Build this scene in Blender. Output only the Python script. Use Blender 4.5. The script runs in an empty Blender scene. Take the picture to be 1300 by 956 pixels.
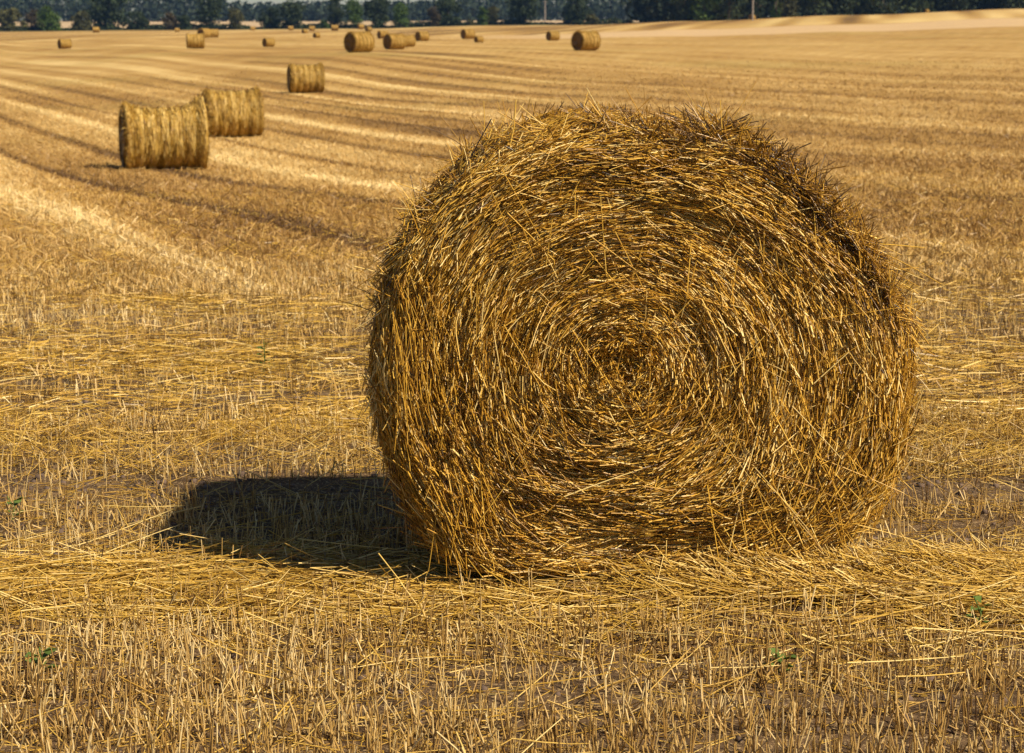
import bpy, math, random
import numpy as np
from mathutils import Vector

# ------------------------------------------------------------------ camera, world, sun, exposure
scene = bpy.context.scene
COL = scene.collection
rng = np.random.default_rng(11)
random.seed(5)

EYE = 1.6
F_PX = 2500.0
PITCH = math.radians(9.157)
cam_d = bpy.data.cameras.new('camera')
cam = bpy.data.objects.new('camera', cam_d)
COL.objects.link(cam)
cam.location = (0, 0, EYE)
cam.rotation_euler = (math.radians(90) - PITCH, 0, 0)
cam_d.sensor_width = 36
cam_d.lens = F_PX / 1300 * 36
cam_d.shift_y = -45 / 1300
cam_d.clip_start = 0.1
cam_d.clip_end = 12000
cam_d.dof.use_dof = True
cam_d.dof.focus_distance = 5.7
cam_d.dof.aperture_fstop = 9.0
scene.camera = cam

SUN = Vector((0.58, -0.37, 0.725)).normalized()
elev = math.asin(SUN.z)
azim = math.atan2(SUN.x, SUN.y)
world = bpy.data.worlds.new('World')
scene.world = world
world.use_nodes = True
wn = world.node_tree
sky = wn.nodes.new('ShaderNodeTexSky')
sky.sky_type = 'NISHITA'
sky.sun_disc = False
sky.sun_elevation = elev
sky.sun_rotation = azim
sky.air_density = 1.0
sky.dust_density = 0.4
sky.ozone_density = 2.0
bg = wn.nodes['Background']
wn.links.new(sky.outputs[0], bg.inputs[0])
bg.inputs[1].default_value = 0.05
sun_d = bpy.data.lights.new('sun', 'SUN')
sun_d.energy = 5.0
sun_d.angle = math.radians(0.5)
sun_d.color = (1.0, 0.87, 0.66)
sun = bpy.data.objects.new('sun', sun_d)
COL.objects.link(sun)
sun.location = (60, -40, 70)
sun.rotation_euler = (-SUN).to_track_quat('-Z', 'Y').to_euler()

vs = scene.view_settings
vs.view_transform = 'Standard'
vs.look = 'None'
vs.exposure = 0.55
vs.gamma = 1.0
scene.cycles.use_adaptive_sampling = True
scene.cycles.adaptive_threshold = 0.02
scene.cycles.adaptive_min_samples = 32
scene.cycles.max_bounces = 5
scene.cycles.diffuse_bounces = 3
scene.cycles.glossy_bounces = 2
scene.cycles.transmission_bounces = 2
scene.cycles.volume_bounces = 0
scene.cycles.transparent_max_bounces = 6
scene.cycles.use_denoising = True

# ------------------------------------------------------------------ helpers
def tag(o, label=None, cat=None, group=None, kind=None):
    if label: o['label'] = label
    if cat: o['category'] = cat
    if group: o['group'] = group
    if kind: o['kind'] = kind
    return o

def empty(name, loc, rz=0):
    o = bpy.data.objects.new(name, None)
    COL.objects.link(o)
    o.location = loc
    o.rotation_euler = (0, 0, rz)
    o.empty_display_size = 0.2
    return o

def make_mesh(name, V, F, mat, parent=None, tint=None, smooth=False, nper=4):
    """V (n,3); F (m,nper) int array."""
    me = bpy.data.meshes.new(name)
    V = np.asarray(V, dtype=np.float32); F = np.asarray(F, dtype=np.int32)
    me.vertices.add(len(V)); me.vertices.foreach_set('co', V.ravel())
    me.loops.add(F.size); me.loops.foreach_set('vertex_index', F.ravel())
    me.polygons.add(len(F))
    me.polygons.foreach_set('loop_start', np.arange(0, F.size, nper, dtype=np.int32))
    me.polygons.foreach_set('loop_total', np.full(len(F), nper, dtype=np.int32))
    if smooth:
        me.polygons.foreach_set('use_smooth', np.ones(len(F), dtype=bool))
    if tint is not None:
        a = me.attributes.new('tint', 'FLOAT', 'POINT')
        a.data.foreach_set('value', np.asarray(tint, dtype=np.float32))
    me.update(calc_edges=True)
    me.materials.append(mat)
    o = bpy.data.objects.new(name, me)
    COL.objects.link(o)
    if parent: o.parent = parent
    return o

def tube_arrays(C, rad, tint, sides=3, taper=0.75):
    """C (n,K,3) centre lines -> verts, quads, tint. One thin tube per row."""
    n, K, _ = C.shape
    T = np.empty_like(C)
    T[:, 1:-1] = C[:, 2:] - C[:, :-2]
    T[:, 0] = C[:, 1] - C[:, 0]
    T[:, -1] = C[:, -1] - C[:, -2]
    T /= np.linalg.norm(T, axis=2, keepdims=True) + 1e-12
    ref = rng.normal(size=(n, 1, 3))
    A = np.cross(T, ref); A /= np.linalg.norm(A, axis=2, keepdims=True) + 1e-12
    B = np.cross(T, A)
    r = (np.asarray(rad).reshape(-1, 1) * np.linspace(1, taper, K)[None])[:, :, None]
    if sides == 2:
        V = np.stack([C + A * r, C - A * r], axis=2)
    else:
        V = np.stack([C + (A * math.cos(a) + B * math.sin(a)) * r
                      for a in [2 * math.pi * j / sides for j in range(sides)]], axis=2)
    V = V.reshape(-1, 3)
    base = (np.arange(n) * K * sides)[:, None, None]
    k = (np.arange(K - 1) * sides)[None, :, None]
    if sides == 2:
        q = np.array([[0, 1, 3, 2]])
    else:
        q = np.array([[j, (j + 1) % sides, sides + (j + 1) % sides, sides + j] for j in range(sides)])
    F = (base[..., None] + k[..., None] + q[None, None]).reshape(-1, 4)
    return V, F, np.repeat(tint, K * sides)

def join_arrays(lst):
    Vs, Fs, Ts, off = [], [], [], 0
    for V, F, T in lst:
        Vs.append(V); Fs.append(F + off); Ts.append(T); off += len(V)
    return np.concatenate(Vs), np.concatenate(Fs), np.concatenate(Ts)

def _hash(ix, iy, seed):
    h = (ix.astype(np.int64) * 374761393 + iy.astype(np.int64) * 668265263 + seed * 974634777) & 0xFFFFFFFF
    h = ((h ^ (h >> 13)) * 1274126177) & 0xFFFFFFFF
    h = h ^ (h >> 16)
    return (h & 0xFFFF) / 65535.0

def vnoise(x, y, seed=0):
    x = np.asarray(x, float); y = np.asarray(y, float)
    ix = np.floor(x); iy = np.floor(y)
    fx = x - ix; fy = y - iy
    fx = fx * fx * (3 - 2 * fx); fy = fy * fy * (3 - 2 * fy)
    a = _hash(ix, iy, seed); b = _hash(ix + 1, iy, seed)
    c = _hash(ix, iy + 1, seed); d = _hash(ix + 1, iy + 1, seed)
    return (a + (b - a) * fx) * (1 - fy) + (c + (d - c) * fx) * fy   # 0..1

def fbm(x, y, seed=0, o=3):
    s = 0; a = 1; t = 0
    for i in range(o):
        s = s + a * vnoise(np.asarray(x) * 2 ** i, np.asarray(y) * 2 ** i, seed + i); t += a; a *= 0.5
    return s / t

# ------------------------------------------------------------------ terrain
UK = np.array([-0.5, -0.26, -0.17, -0.08, 0.0, 0.09, 0.17, 0.26, 0.5])
DK = np.array([3, 12, 22, 41, 54, 91, 110, 132, 187, 300, 360, 450, 560, 700, 900, 1300, 2000, 5000.])
ZK = np.array([
    [0, -.15, -.6, -1.35, -1.5, -1.7, -1.75, -1.8, -1.9, -1.7, -1.6, -1.5, -1.3, -1.1, -.6, 3, 5, 5],
    [0, -.15, -.6, -1.35, -1.5, -1.7, -1.75, -1.8, -1.9, -1.7, -1.6, -1.5, -1.3, -1.1, -.6, 3, 5, 5],
    [0, -.15, -.6, -1.40, -1.42, -1.6, -1.5, -1.2, -.75, -.9, -.9, -.8, -.8, -.6, -.3, 3, 5, 5],
    [0, -.15, -.6, -1.30, -1.4, -1.55, -1.0, -.40, -.50, -.8, -.8, -.6, -.4, -.1, .2, 3.2, 5, 5],
    [0, -.12, -.5, -1.20, -1.3, -1.3, -.9, -.40, -.50, -.75, -.5, -.1, .5, 1.2, 1.3, 3.6, 5, 5],
    [0, -.10, -.5, -1.10, -1.1, -1.0, -.8, -.45, -.50, -.5, .45, 2.3, 2.2, 1.0, 1, 3.6, 5, 5],
    [0, -.10, -.4, -1.00, -1.0, -.9, -.7, -.50, -.3, .05, 1.3, 3.95, 3.5, 1.5, 1, 3.6, 5, 5],
    [0, -.10, -.4, -.90, -.9, -.7, -.5, -.40, -.1, .88, 2.3, 5.5, 5.0, 3, 2, 3.6, 5, 5],
    [0, -.10, -.4, -.90, -.9, -.7, -.5, -.40, -.1, .88, 2.3, 7.5, 7.0, 4, 2, 3.6, 5, 5]], float)
# resample every row on a fine log-distance axis with a little smoothing, then bilinear lookup
LD = np.linspace(math.log(3), math.log(5000), 400)
tab = np.array([np.interp(LD, np.log(DK), r) for r in ZK])
ker = np.exp(-0.5 * (np.arange(-14, 15) / 5.0) ** 2); ker /= ker.sum()
tab = np.array([np.convolve(np.pad(r, 14, mode='edge'), ker, mode='valid') for r in tab])

def ground_z(x, y, micro=True):
    x = np.asarray(x, float); y = np.asarray(y, float)
    d = np.maximum(y, 3.0)
    u = np.clip(x / d, UK[0], UK[-1])
    i = np.clip(np.searchsorted(UK, u, side='right') - 1, 0, len(UK) - 2)
    fu = (u - UK[i]) / (UK[i + 1] - UK[i]); fu = fu * fu * (3 - 2 * fu)
    g = (np.log(np.minimum(d, 4999)) - LD[0]) / (LD[1] - LD[0])
    j = np.clip(g.astype(int), 0, len(LD) - 2); fg = g - j
    z = (tab[i, j] * (1 - fg) + tab[i, j + 1] * fg) * (1 - fu) + (tab[i + 1, j] * (1 - fg) + tab[i + 1, j + 1] * fg) * fu
    if micro:
        z = z + (fbm(x * 0.9, y * 2.2, 3) - 0.5) * 0.05 * np.clip((14 - np.abs(y)) / 8, 0.3, 1)
        # long low ridges left along the rows of the far field
        s, t = row_coords(x, y)
        w = np.clip((y - 13) / 8, 0, 1) * np.clip((420 - y) / 200, 0, 1)
        z = z + w * 0.12 * (vnoise(s / 1.7, t / 60, 8) - 0.5) + w * 0.22 * (vnoise(s / 5.5, t / 90, 9) - 0.5)
    return z

ROW = np.array([-0.347, 0.938])               # direction of the rows in the far field
def row_coords(x, y):
    s = x * ROW[1] - y * ROW[0]
    t = x * ROW[0] + y * ROW[1]
    return s, t

def field_bands(x, y):
    """0..1: brown wheel tracks and thin stubble (low) to pale chaff and straw (high), laid along the rows"""
    s, t = row_coords(x, y)
    v = 0.5 + 0.50 * (vnoise(s / 1.1, t / 22, 101) - 0.5) + 0.45 * (vnoise(s / 2.9, t / 45, 102) - 0.5) + 0.30 * (vnoise(s / 8.0, t / 70, 103) - 0.5)
    w = s + 0.25 * np.sin(t / 31)
    ph = (w / 6.2) % 1.0
    v = v + 0.45 * np.exp(-((ph - 0.5) / 0.06) ** 2)                      # straw row left by the combine
    for c in (0.18, 0.82):
        v = v - 0.50 * np.exp(-((ph - c) / 0.036) ** 2)                   # wheel tracks
    u = x / np.maximum(y, 3)
    amp = (1 - 0.5 * np.clip((u + 0.04) / 0.1, 0, 1)) * (1 - 0.45 * np.clip((y - 90) / 90, 0, 1))
    v = 0.5 + (v - 0.5) * amp
    v = v + 0.30 * (fbm(x * 0.35, y * 0.15, 105) - 0.5) + 0.2 * (fbm(x * 1.6, y * 0.8, 109) - 0.5)
    # the slope beyond the pale strip is worked in another direction
    s2 = x - 0.19 * y
    v2 = 0.5 + 0.9 * (vnoise(s2 / 4.0, y / 60, 106) - 0.5) + 0.5 * (vnoise(s2 / 9.0, y / 80, 107) - 0.5)
    k = np.clip((y + 20 * vnoise(x / 40, y / 40, 108) - 372) / 8, 0, 1)
    v = v * (1 - k) + v2 * k
    return np.clip(v, 0, 1)

fw = np.array([0, math.cos(PITCH), -math.sin(PITCH)]); up = np.array([0, math.sin(PITCH), math.cos(PITCH)])
def ray(px, py):
    d = fw + up * (-(py - 433) / F_PX) + np.array([1, 0, 0]) * ((px - 650) / F_PX)
    return d / d[1]
MARCH = np.exp(np.linspace(math.log(3.2), math.log(1800), 6000))
def on_ground(px, py):
    """first ground point seen along that line of sight"""
    d = ray(px, py)
    h = EYE + d[2] * MARCH - ground_z(d[0] * MARCH, MARCH, False)
    k = np.argmax(h < 0) if (h < 0).any() else int(np.argmin(h))
    y = MARCH[k]
    return np.array([d[0] * y, y, float(ground_z(d[0] * y, y, False))])

# ------------------------------------------------------------------ materials
def new_mat(name):
    m = bpy.data.materials.new(name); m.use_nodes = True
    nt = m.node_tree
    return m, nt, nt.nodes['Principled BSDF']

def ramp(nt, stops, fac=None):
    r = nt.nodes.new('ShaderNodeValToRGB')
    e = r.color_ramp.elements
    while len(e) < len(stops): e.new(0.5)
    for k, (p, c) in enumerate(stops):
        e[k].position = p; e[k].color = (*c, 1)
    if fac: nt.links.new(fac, r.inputs[0])
    return r

def straw_mat(name, stops, rough=0.42, spec=0.5, streak=0.25):
    m, nt, b = new_mat(name)
    at = nt.nodes.new('ShaderNodeAttribute'); at.attribute_name = 'tint'
    n = nt.nodes.new('ShaderNodeTexNoise'); n.inputs['Scale'].default_value = 28; n.inputs['Detail'].default_value = 3
    tc = nt.nodes.new('ShaderNodeTexCoord'); nt.links.new(tc.outputs['Object'], n.inputs['Vector'])
    ma = nt.nodes.new('ShaderNodeMath'); ma.operation = 'MULTIPLY_ADD'
    nt.links.new(n.outputs['Fac'], ma.inputs[0]); ma.inputs[1].default_value = streak; 
    sb = nt.nodes.new('ShaderNodeMath'); sb.operation = 'SUBTRACT'
    nt.links.new(at.outputs['Fac'], sb.inputs[0]); sb.inputs[1].default_value = streak * 0.5
    nt.links.new(sb.outputs[0], ma.inputs[2])
    r = ramp(nt, stops, ma.outputs[0])
    nt.links.new(r.outputs[0], b.inputs['Base Color'])
    b.inputs['Roughness'].default_value = rough
    b.inputs['Specular IOR Level'].default_value = spec
    return m

M_STRAW = straw_mat('bale_straw', [(0.0, (0.028, 0.011, 0.002)), (0.22, (0.15, 0.068, 0.007)), (0.52, (0.46, 0.232, 0.021)),
                                   (0.8, (0.72, 0.435, 0.066)), (1.0, (0.88, 0.66, 0.26))], 0.34, 0.5)
M_STUB = straw_mat('stubble_straw', [(0.0, (0.09, 0.045, 0.018)), (0.3, (0.29, 0.16, 0.04)), (0.65, (0.53, 0.34, 0.110)),
                                     (1.0, (0.78, 0.60, 0.30))], 0.5, 0.4)
M_LOOSE = straw_mat('loose_straw', [(0.0, (0.09, 0.042, 0.009)), (0.3, (0.34, 0.185, 0.022)), (0.65, (0.60, 0.37, 0.055)),
                                    (1.0, (0.84, 0.63, 0.24))], 0.42, 0.5)

def core_mat():
    m, nt, b = new_mat('packed_straw')
    tc = nt.nodes.new('ShaderNodeTexCoord')
    n = nt.nodes.new('ShaderNodeTexNoise'); n.inputs['Scale'].default_value = 60; n.inputs['Detail'].default_value = 6
    nt.links.new(tc.outputs['Object'], n.inputs['Vector'])
    r = ramp(nt, [(0.3, (0.02, 0.010, 0.003)), (0.7, (0.19, 0.10, 0.015))], n.outputs['Fac'])
    nt.links.new(r.outputs[0], b.inputs['Base Color'])
    bp = nt.nodes.new('ShaderNodeBump'); bp.inputs['Strength'].default_value = 1; bp.inputs['Distance'].default_value = 0.02
    nt.links.new(n.outputs['Fac'], bp.inputs['Height']); nt.links.new(bp.outputs[0], b.inputs['Normal'])
    b.inputs['Roughness'].default_value = 0.9
    return m
M_CORE = core_mat()

def ground_mat():
    m, nt, b = new_mat('field_ground')
    N = nt.nodes; Lk = nt.links
    geo = N.new('ShaderNodeNewGeometry')
    sep = N.new('ShaderNodeSeparateXYZ'); Lk.new(geo.outputs['Position'], sep.inputs[0])
    def noise(scale, detail=4, vec=None, rough=0.5):
        n = N.new('ShaderNodeTexNoise'); n.inputs['Scale'].default_value = scale; n.inputs['Detail'].default_value = detail
        n.inputs['Roughness'].default_value = rough
        Lk.new(vec or geo.outputs['Position'], n.inputs['Vector']); return n.outputs['Fac']
    def mapping(rot, scale):
        mp = N.new('ShaderNodeMapping'); mp.inputs['Rotation'].default_value = (0, 0, rot); mp.inputs['Scale'].default_value = scale
        Lk.new(geo.outputs['Position'], mp.inputs['Vector']); return mp.outputs[0]
    def maprange(v, a, bb, lo=0, hi=1):
        mr = N.new('ShaderNodeMapRange'); mr.interpolation_type = 'SMOOTHSTEP'
        mr.inputs[1].default_value = a; mr.inputs[2].default_value = bb; mr.inputs[3].default_value = lo; mr.inputs[4].default_value = hi
        Lk.new(v, mr.inputs[0]); return mr.outputs[0]
    def mix(f, a, bb, mode='MIX'):
        mx = N.new('ShaderNodeMix'); mx.data_type = 'RGBA'; mx.blend_type = mode
        for sock, v in ((mx.inputs[0], f), (mx.inputs[6], a), (mx.inputs[7], bb)):
            if isinstance(v, (int, float)): sock.default_value = v
            elif isinstance(v, tuple): sock.default_value = (*v, 1)
            else: Lk.new(v, sock)
        return mx.outputs[2]
    # soil with clods and chaff
    soil = ramp(nt, [(0.25, (0.045, 0.027, 0.014)), (0.5, (0.115, 0.070, 0.036)), (0.8, (0.25, 0.16, 0.08))], noise(14, 8, rough=0.65)).outputs[0]
    chaff = maprange(noise(90, 3), 0.56, 0.66)
    soil = mix(chaff, soil, (0.42, 0.29, 0.14))
    # mown stubble far away: colour bands along the rows
    at = N.new('ShaderNodeAttribute'); at.attribute_name = 'tint'
    mid = at.outputs['Fac']
    patch = noise(0.05, 4)
    grain = noise(5, 8, rough=0.75)
    gm = N.new('ShaderNodeMath'); gm.operation = 'MULTIPLY_ADD'; Lk.new(grain, gm.inputs[0]); gm.inputs[1].default_value = 0.9
    gs = N.new('ShaderNodeMath'); gs.operation = 'SUBTRACT'; Lk.new(mid, gs.inputs[0]); gs.inputs[1].default_value = 0.45
    Lk.new(gs.outputs[0], gm.inputs[2])
    stub = ramp(nt, [(0.05, (0.14, 0.075, 0.024)), (0.35, (0.31, 0.178, 0.050)), (0.62, (0.44, 0.282, 0.098)), (0.95, (0.60, 0.43, 0.18))], gm.outputs[0]).outputs[0]
    stub = mix(mulc(nt, maprange(patch, 0.5, 0.7), 0.35), stub, (0.33, 0.25, 0.075))
    y = sep.outputs['Y']; x = sep.outputs['X']
    far = maprange(y, 10, 20)
    col = mix(far, soil, stub)
    # pale bare strip across the rise on the right
    wob = N.new('ShaderNodeMath'); wob.operation = 'MULTIPLY_ADD'; Lk.new(noise(0.02, 2), wob.inputs[0]); wob.inputs[1].default_value = 30
    Lk.new(y, wob.inputs[2])
    band = N.new('ShaderNodeMath'); band.operation = 'MULTIPLY'
    Lk.new(maprange(wob.outputs[0], 316, 322), band.inputs[0]); Lk.new(maprange(wob.outputs[0], 368, 378, 1, 0), band.inputs[1])
    b2 = N.new('ShaderNodeMath'); b2.operation = 'MULTIPLY'
    Lk.new(band.outputs[0], b2.inputs[0]); Lk.new(maprange(x, -20, 15, 0, 0.85), b2.inputs[1])
    col = mix(b2.outputs[0], col, mix(grain, (0.46, 0.31, 0.165), (0.58, 0.41, 0.23)))
    # green headland at the hedge, pale field behind it
    hedge = N.new('ShaderNodeMath'); hedge.operation = 'MULTIPLY'
    Lk.new(maprange(y, 672, 680), hedge.inputs[0]); Lk.new(maprange(y, 770, 800, 1, 0), hedge.inputs[1])
    col = mix(hedge.outputs[0], col, mix(grain, (0.05, 0.065, 0.02), (0.16, 0.14, 0.05)))
    col = mix(maprange(y, 780, 810), col, (0.43, 0.31, 0.18))
    Lk.new(col, b.inputs['Base Color'])
    b.inputs['Roughness'].default_value = 0.95
    b.inputs['Specular IOR Level'].default_value = 0.15
    bp = N.new('ShaderNodeBump'); bp.inputs['Strength'].default_value = 0.9; bp.inputs['Distance'].default_value = 0.04
    Lk.new(noise(9, 8, rough=0.7), bp.inputs['Height'])
    bp2 = N.new('ShaderNodeBump'); bp2.inputs['Strength'].default_value = 0.6; bp2.inputs['Distance'].default_value = 0.25
    Lk.new(mid, bp2.inputs['Height']); Lk.new(bp.outputs[0], bp2.inputs['Normal'])
    Lk.new(bp2.outputs[0], b.inputs['Normal'])
    return m

def mulc(nt, sock, v):
    mm = nt.nodes.new('ShaderNodeMath'); mm.operation = 'MULTIPLY'
    nt.links.new(sock, mm.inputs[0]); mm.inputs[1].default_value = v
    return mm.outputs[0]

def leaf_mat(name, a, c):
    m, nt, b = new_mat(name)
    at = nt.nodes.new('ShaderNodeAttribute'); at.attribute_name = 'tint'
    r = ramp(nt, [(0, a), (1, c)], at.outputs['Fac'])
    nt.links.new(r.outputs[0], b.inputs['Base Color'])
    b.inputs['Roughness'].default_value = 0.7
    b.inputs['Specular IOR Level'].default_value = 0.2
    return m
M_DARK = leaf_mat('leaf_dark_green', (0.012, 0.021, 0.010), (0.042, 0.060, 0.022))
M_MID = leaf_mat('leaf_green', (0.024, 0.044, 0.009), (0.085, 0.14, 0.024))
M_OLIVE = leaf_mat('leaf_olive', (0.030, 0.033, 0.012), (0.10, 0.095, 0.034))
M_BROWN = leaf_mat('leaf_russet', (0.035, 0.026, 0.014), (0.085, 0.065, 0.03))
M_FAR = leaf_mat('leaf_far_wood', (0.010, 0.018, 0.011), (0.030, 0.045, 0.024))
M_WEED = leaf_mat('weed_green', (0.05, 0.09, 0.015), (0.14, 0.20, 0.045))
def plain(name, c, rough=0.9, sc=3.0):
    m, nt, b = new_mat(name)
    n = nt.nodes.new('ShaderNodeTexNoise'); n.inputs['Scale'].default_value = sc; n.inputs['Detail'].default_value = 5
    tc = nt.nodes.new('ShaderNodeTexCoord'); nt.links.new(tc.outputs['Object'], n.inputs['Vector'])
    r = ramp(nt, [(0.3, tuple(v * 0.6 for v in c)), (0.7, tuple(min(1, v * 1.3) for v in c))], n.outputs['Fac'])
    nt.links.new(r.outputs[0], b.inputs['Base Color']); b.inputs['Roughness'].default_value = rough
    return m
M_BARK = plain('bark', (0.10, 0.075, 0.055))
M_POLE = plain('weathered_wood', (0.28, 0.24, 0.21))
M_GLASS = plain('porcelain', (0.5, 0.5, 0.48), 0.3)

# ------------------------------------------------------------------ ground sheet
ys = np.concatenate([np.linspace(-14, 3, 40)[:-1], np.linspace(3, 16, 340)[:-1], np.exp(np.linspace(math.log(16), math.log(4500), 420))])
us = np.sign(np.linspace(-1, 1, 521)) * np.abs(np.linspace(-1, 1, 521)) ** 1.8
Yg, Ug = np.meshgrid(ys, us, indexing='ij')
Xg = Ug * (np.maximum(Yg, 0) + 18)
Zg = ground_z(Xg, Yg)
nr, nc = Yg.shape
idx = np.arange(nr * nc).reshape(nr, nc)
Fg = np.stack([idx[:-1, :-1], idx[:-1, 1:], idx[1:, 1:], idx[1:, :-1]], axis=-1).reshape(-1, 4)
ground = make_mesh('ground', np.stack([Xg, Yg, Zg], -1).reshape(-1, 3), Fg, ground_mat(), smooth=True,
                   tint=field_bands(Xg, Yg).ravel())
tag(ground, 'harvested field of golden stubble rolling away to a hedge and woods', kind='structure')

# ------------------------------------------------------------------ the large bale
YF = 5.56
outline_px = [(463, 500), (466, 440), (478, 380), (497, 325), (527, 270), (566, 222), (612, 190), (668, 168), (730, 156), (795, 152),
              (860, 156), (925, 168), (985, 195), (1040, 235), (1090, 285), (1130, 340), (1156, 400), (1168, 460), (1170, 520),
              (1160, 580), (1135, 640), (1090, 690), (1020, 722), (930, 738), (830, 744), (720, 744), (620, 742), (578, 728),
              (532, 680), (500, 620), (478, 560)]
outline_px = [(812 + (a - 812) * 0.972, 450 + (b - 450) * (0.975 if b < 450 else 1)) for a, b in outline_px]
ow = np.array([[ray(a, b)[0] * (YF + .04), EYE + ray(a, b)[2] * (YF + .04)] for a, b in outline_px])
SC = np.array([ray(788, 462)[0] * YF, EYE + ray(788, 462)[2] * YF])      # hub of the spiral
rel = ow - SC
oth = np.arctan2(rel[:, 1], rel[:, 0]); orr = np.hypot(rel[:, 0], rel[:, 1])
o_ = np.argsort(oth); oth = oth[o_]; orr = orr[o_]
TH = np.linspace(-math.pi, math.pi, 721)
RR = np.interp(TH, np.concatenate([oth - 2 * math.pi, oth, oth + 2 * math.pi]), np.tile(orr, 3))
kk = np.exp(-0.5 * (np.arange(-16, 17) / 7.0) ** 2); kk /= kk.sum()
RR = np.convolve(np.concatenate([RR[-17:-1], RR, RR[1:17]]), kk, mode='valid')
lump = sum(a_ * np.sin(k_ * TH + p_) for k_, a_, p_ in ((7, .007, 1.0), (11, .006, 2.2), (17, .006, 0.4), (26, .004, 1.7)))
RR = RR * (1 + lump * np.clip(np.sin(TH - 0.1) + 0.35, 0, 1))
def Rof(th):
    th = (th + math.pi) % (2 * math.pi) - math.pi
    return np.interp(th, TH, RR)
BL = 0.98                     # length of the bale from front to back
RIM = 0.10
def face_y(x, z):
    """depth (y) of the front end at world x, z"""
    dx = x - SC[0]; dz = z - SC[1]
    th = np.arctan2(dz, dx); r = np.hypot(dx, dz); rho = r / Rof(th)
    y = YF + 0.025 * rho ** 2
    t = np.clip((rho - 0.86) / 0.14, 0, 1)
    y = y + RIM * (1 - np.sqrt(1 - 0.97 * t ** 2))
    y = y + 0.02 * np.exp(-(r / 0.06) ** 2)
    # bundles wound round the hub: low ridges and gaps
    sp = rho * 13 + th / (2 * math.pi)
    y = y + 0.046 * (fbm(sp * 1.0, th * 1.6 + 20, 21, 2) - 0.5) * np.clip(r / 0.15, 0.3, 1)
    y = y + 0.020 * (fbm(sp * 3.2, th * 4.0 + 40, 24, 2) - 0.5)
    return y

bale = empty('straw_bale', (float(SC[0]), YF + BL / 2, 0.0))
tag(bale, 'huge round golden straw bale in the foreground with its coiled end facing the viewer', 'straw bale', 'round bales on the stubble field')
BO = np.array(bale.location)

def body_grid():
    nth, nr_ = 240, 70
    th = np.linspace(-math.pi, math.pi, nth, endpoint=False)
    rho = np.linspace(0.0, 1, nr_) ** 0.8
    Tt, Rh = np.meshgrid(th, rho)
    X = SC[0] + Rh * Rof(Tt) * np.cos(Tt); Z = SC[1] + Rh * Rof(Tt) * np.sin(Tt)
    return th, Tt, Rh, X, Z
th, Tt, Rh, X, Z = body_grid()
Yy = face_y(X, Z) + 0.022
n1, n2 = X.shape
gi = np.arange(n1 * n2).reshape(n1, n2); gj = np.roll(gi, -1, axis=1)
Fb = np.stack([gi[:-1], gj[:-1], gj[1:], gi[1:]], -1).reshape(-1, 4)
Vb = np.stack([X, Yy, Z], -1).reshape(-1, 3) - BO

def bale_side_pt(thv, v, off=0.0):
    """point on the curved side; v = metres behind the front"""
    R = Rof(thv) + off
    t = np.clip((v - (BL - 0.2)) / 0.2, 0, 1)
    R = R - 0.17 * (1 - np.sqrt(1 - 0.97 * t ** 2))
    bulge = 0.012 * np.sin(v * 21) + 0.05 * (vnoise(thv * 6, v * 5, 31) - 0.5) - 0.025 * np.sin(np.pi * np.clip(v / BL, 0, 1))
    R = R + bulge * np.clip(v / 0.12, 0, 1)
    return np.stack([SC[0] + R * np.cos(thv), YF + RIM + 0.02 + v * (BL - RIM) / BL * 1.0, SC[1] + R * np.sin(thv)], -1)

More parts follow.
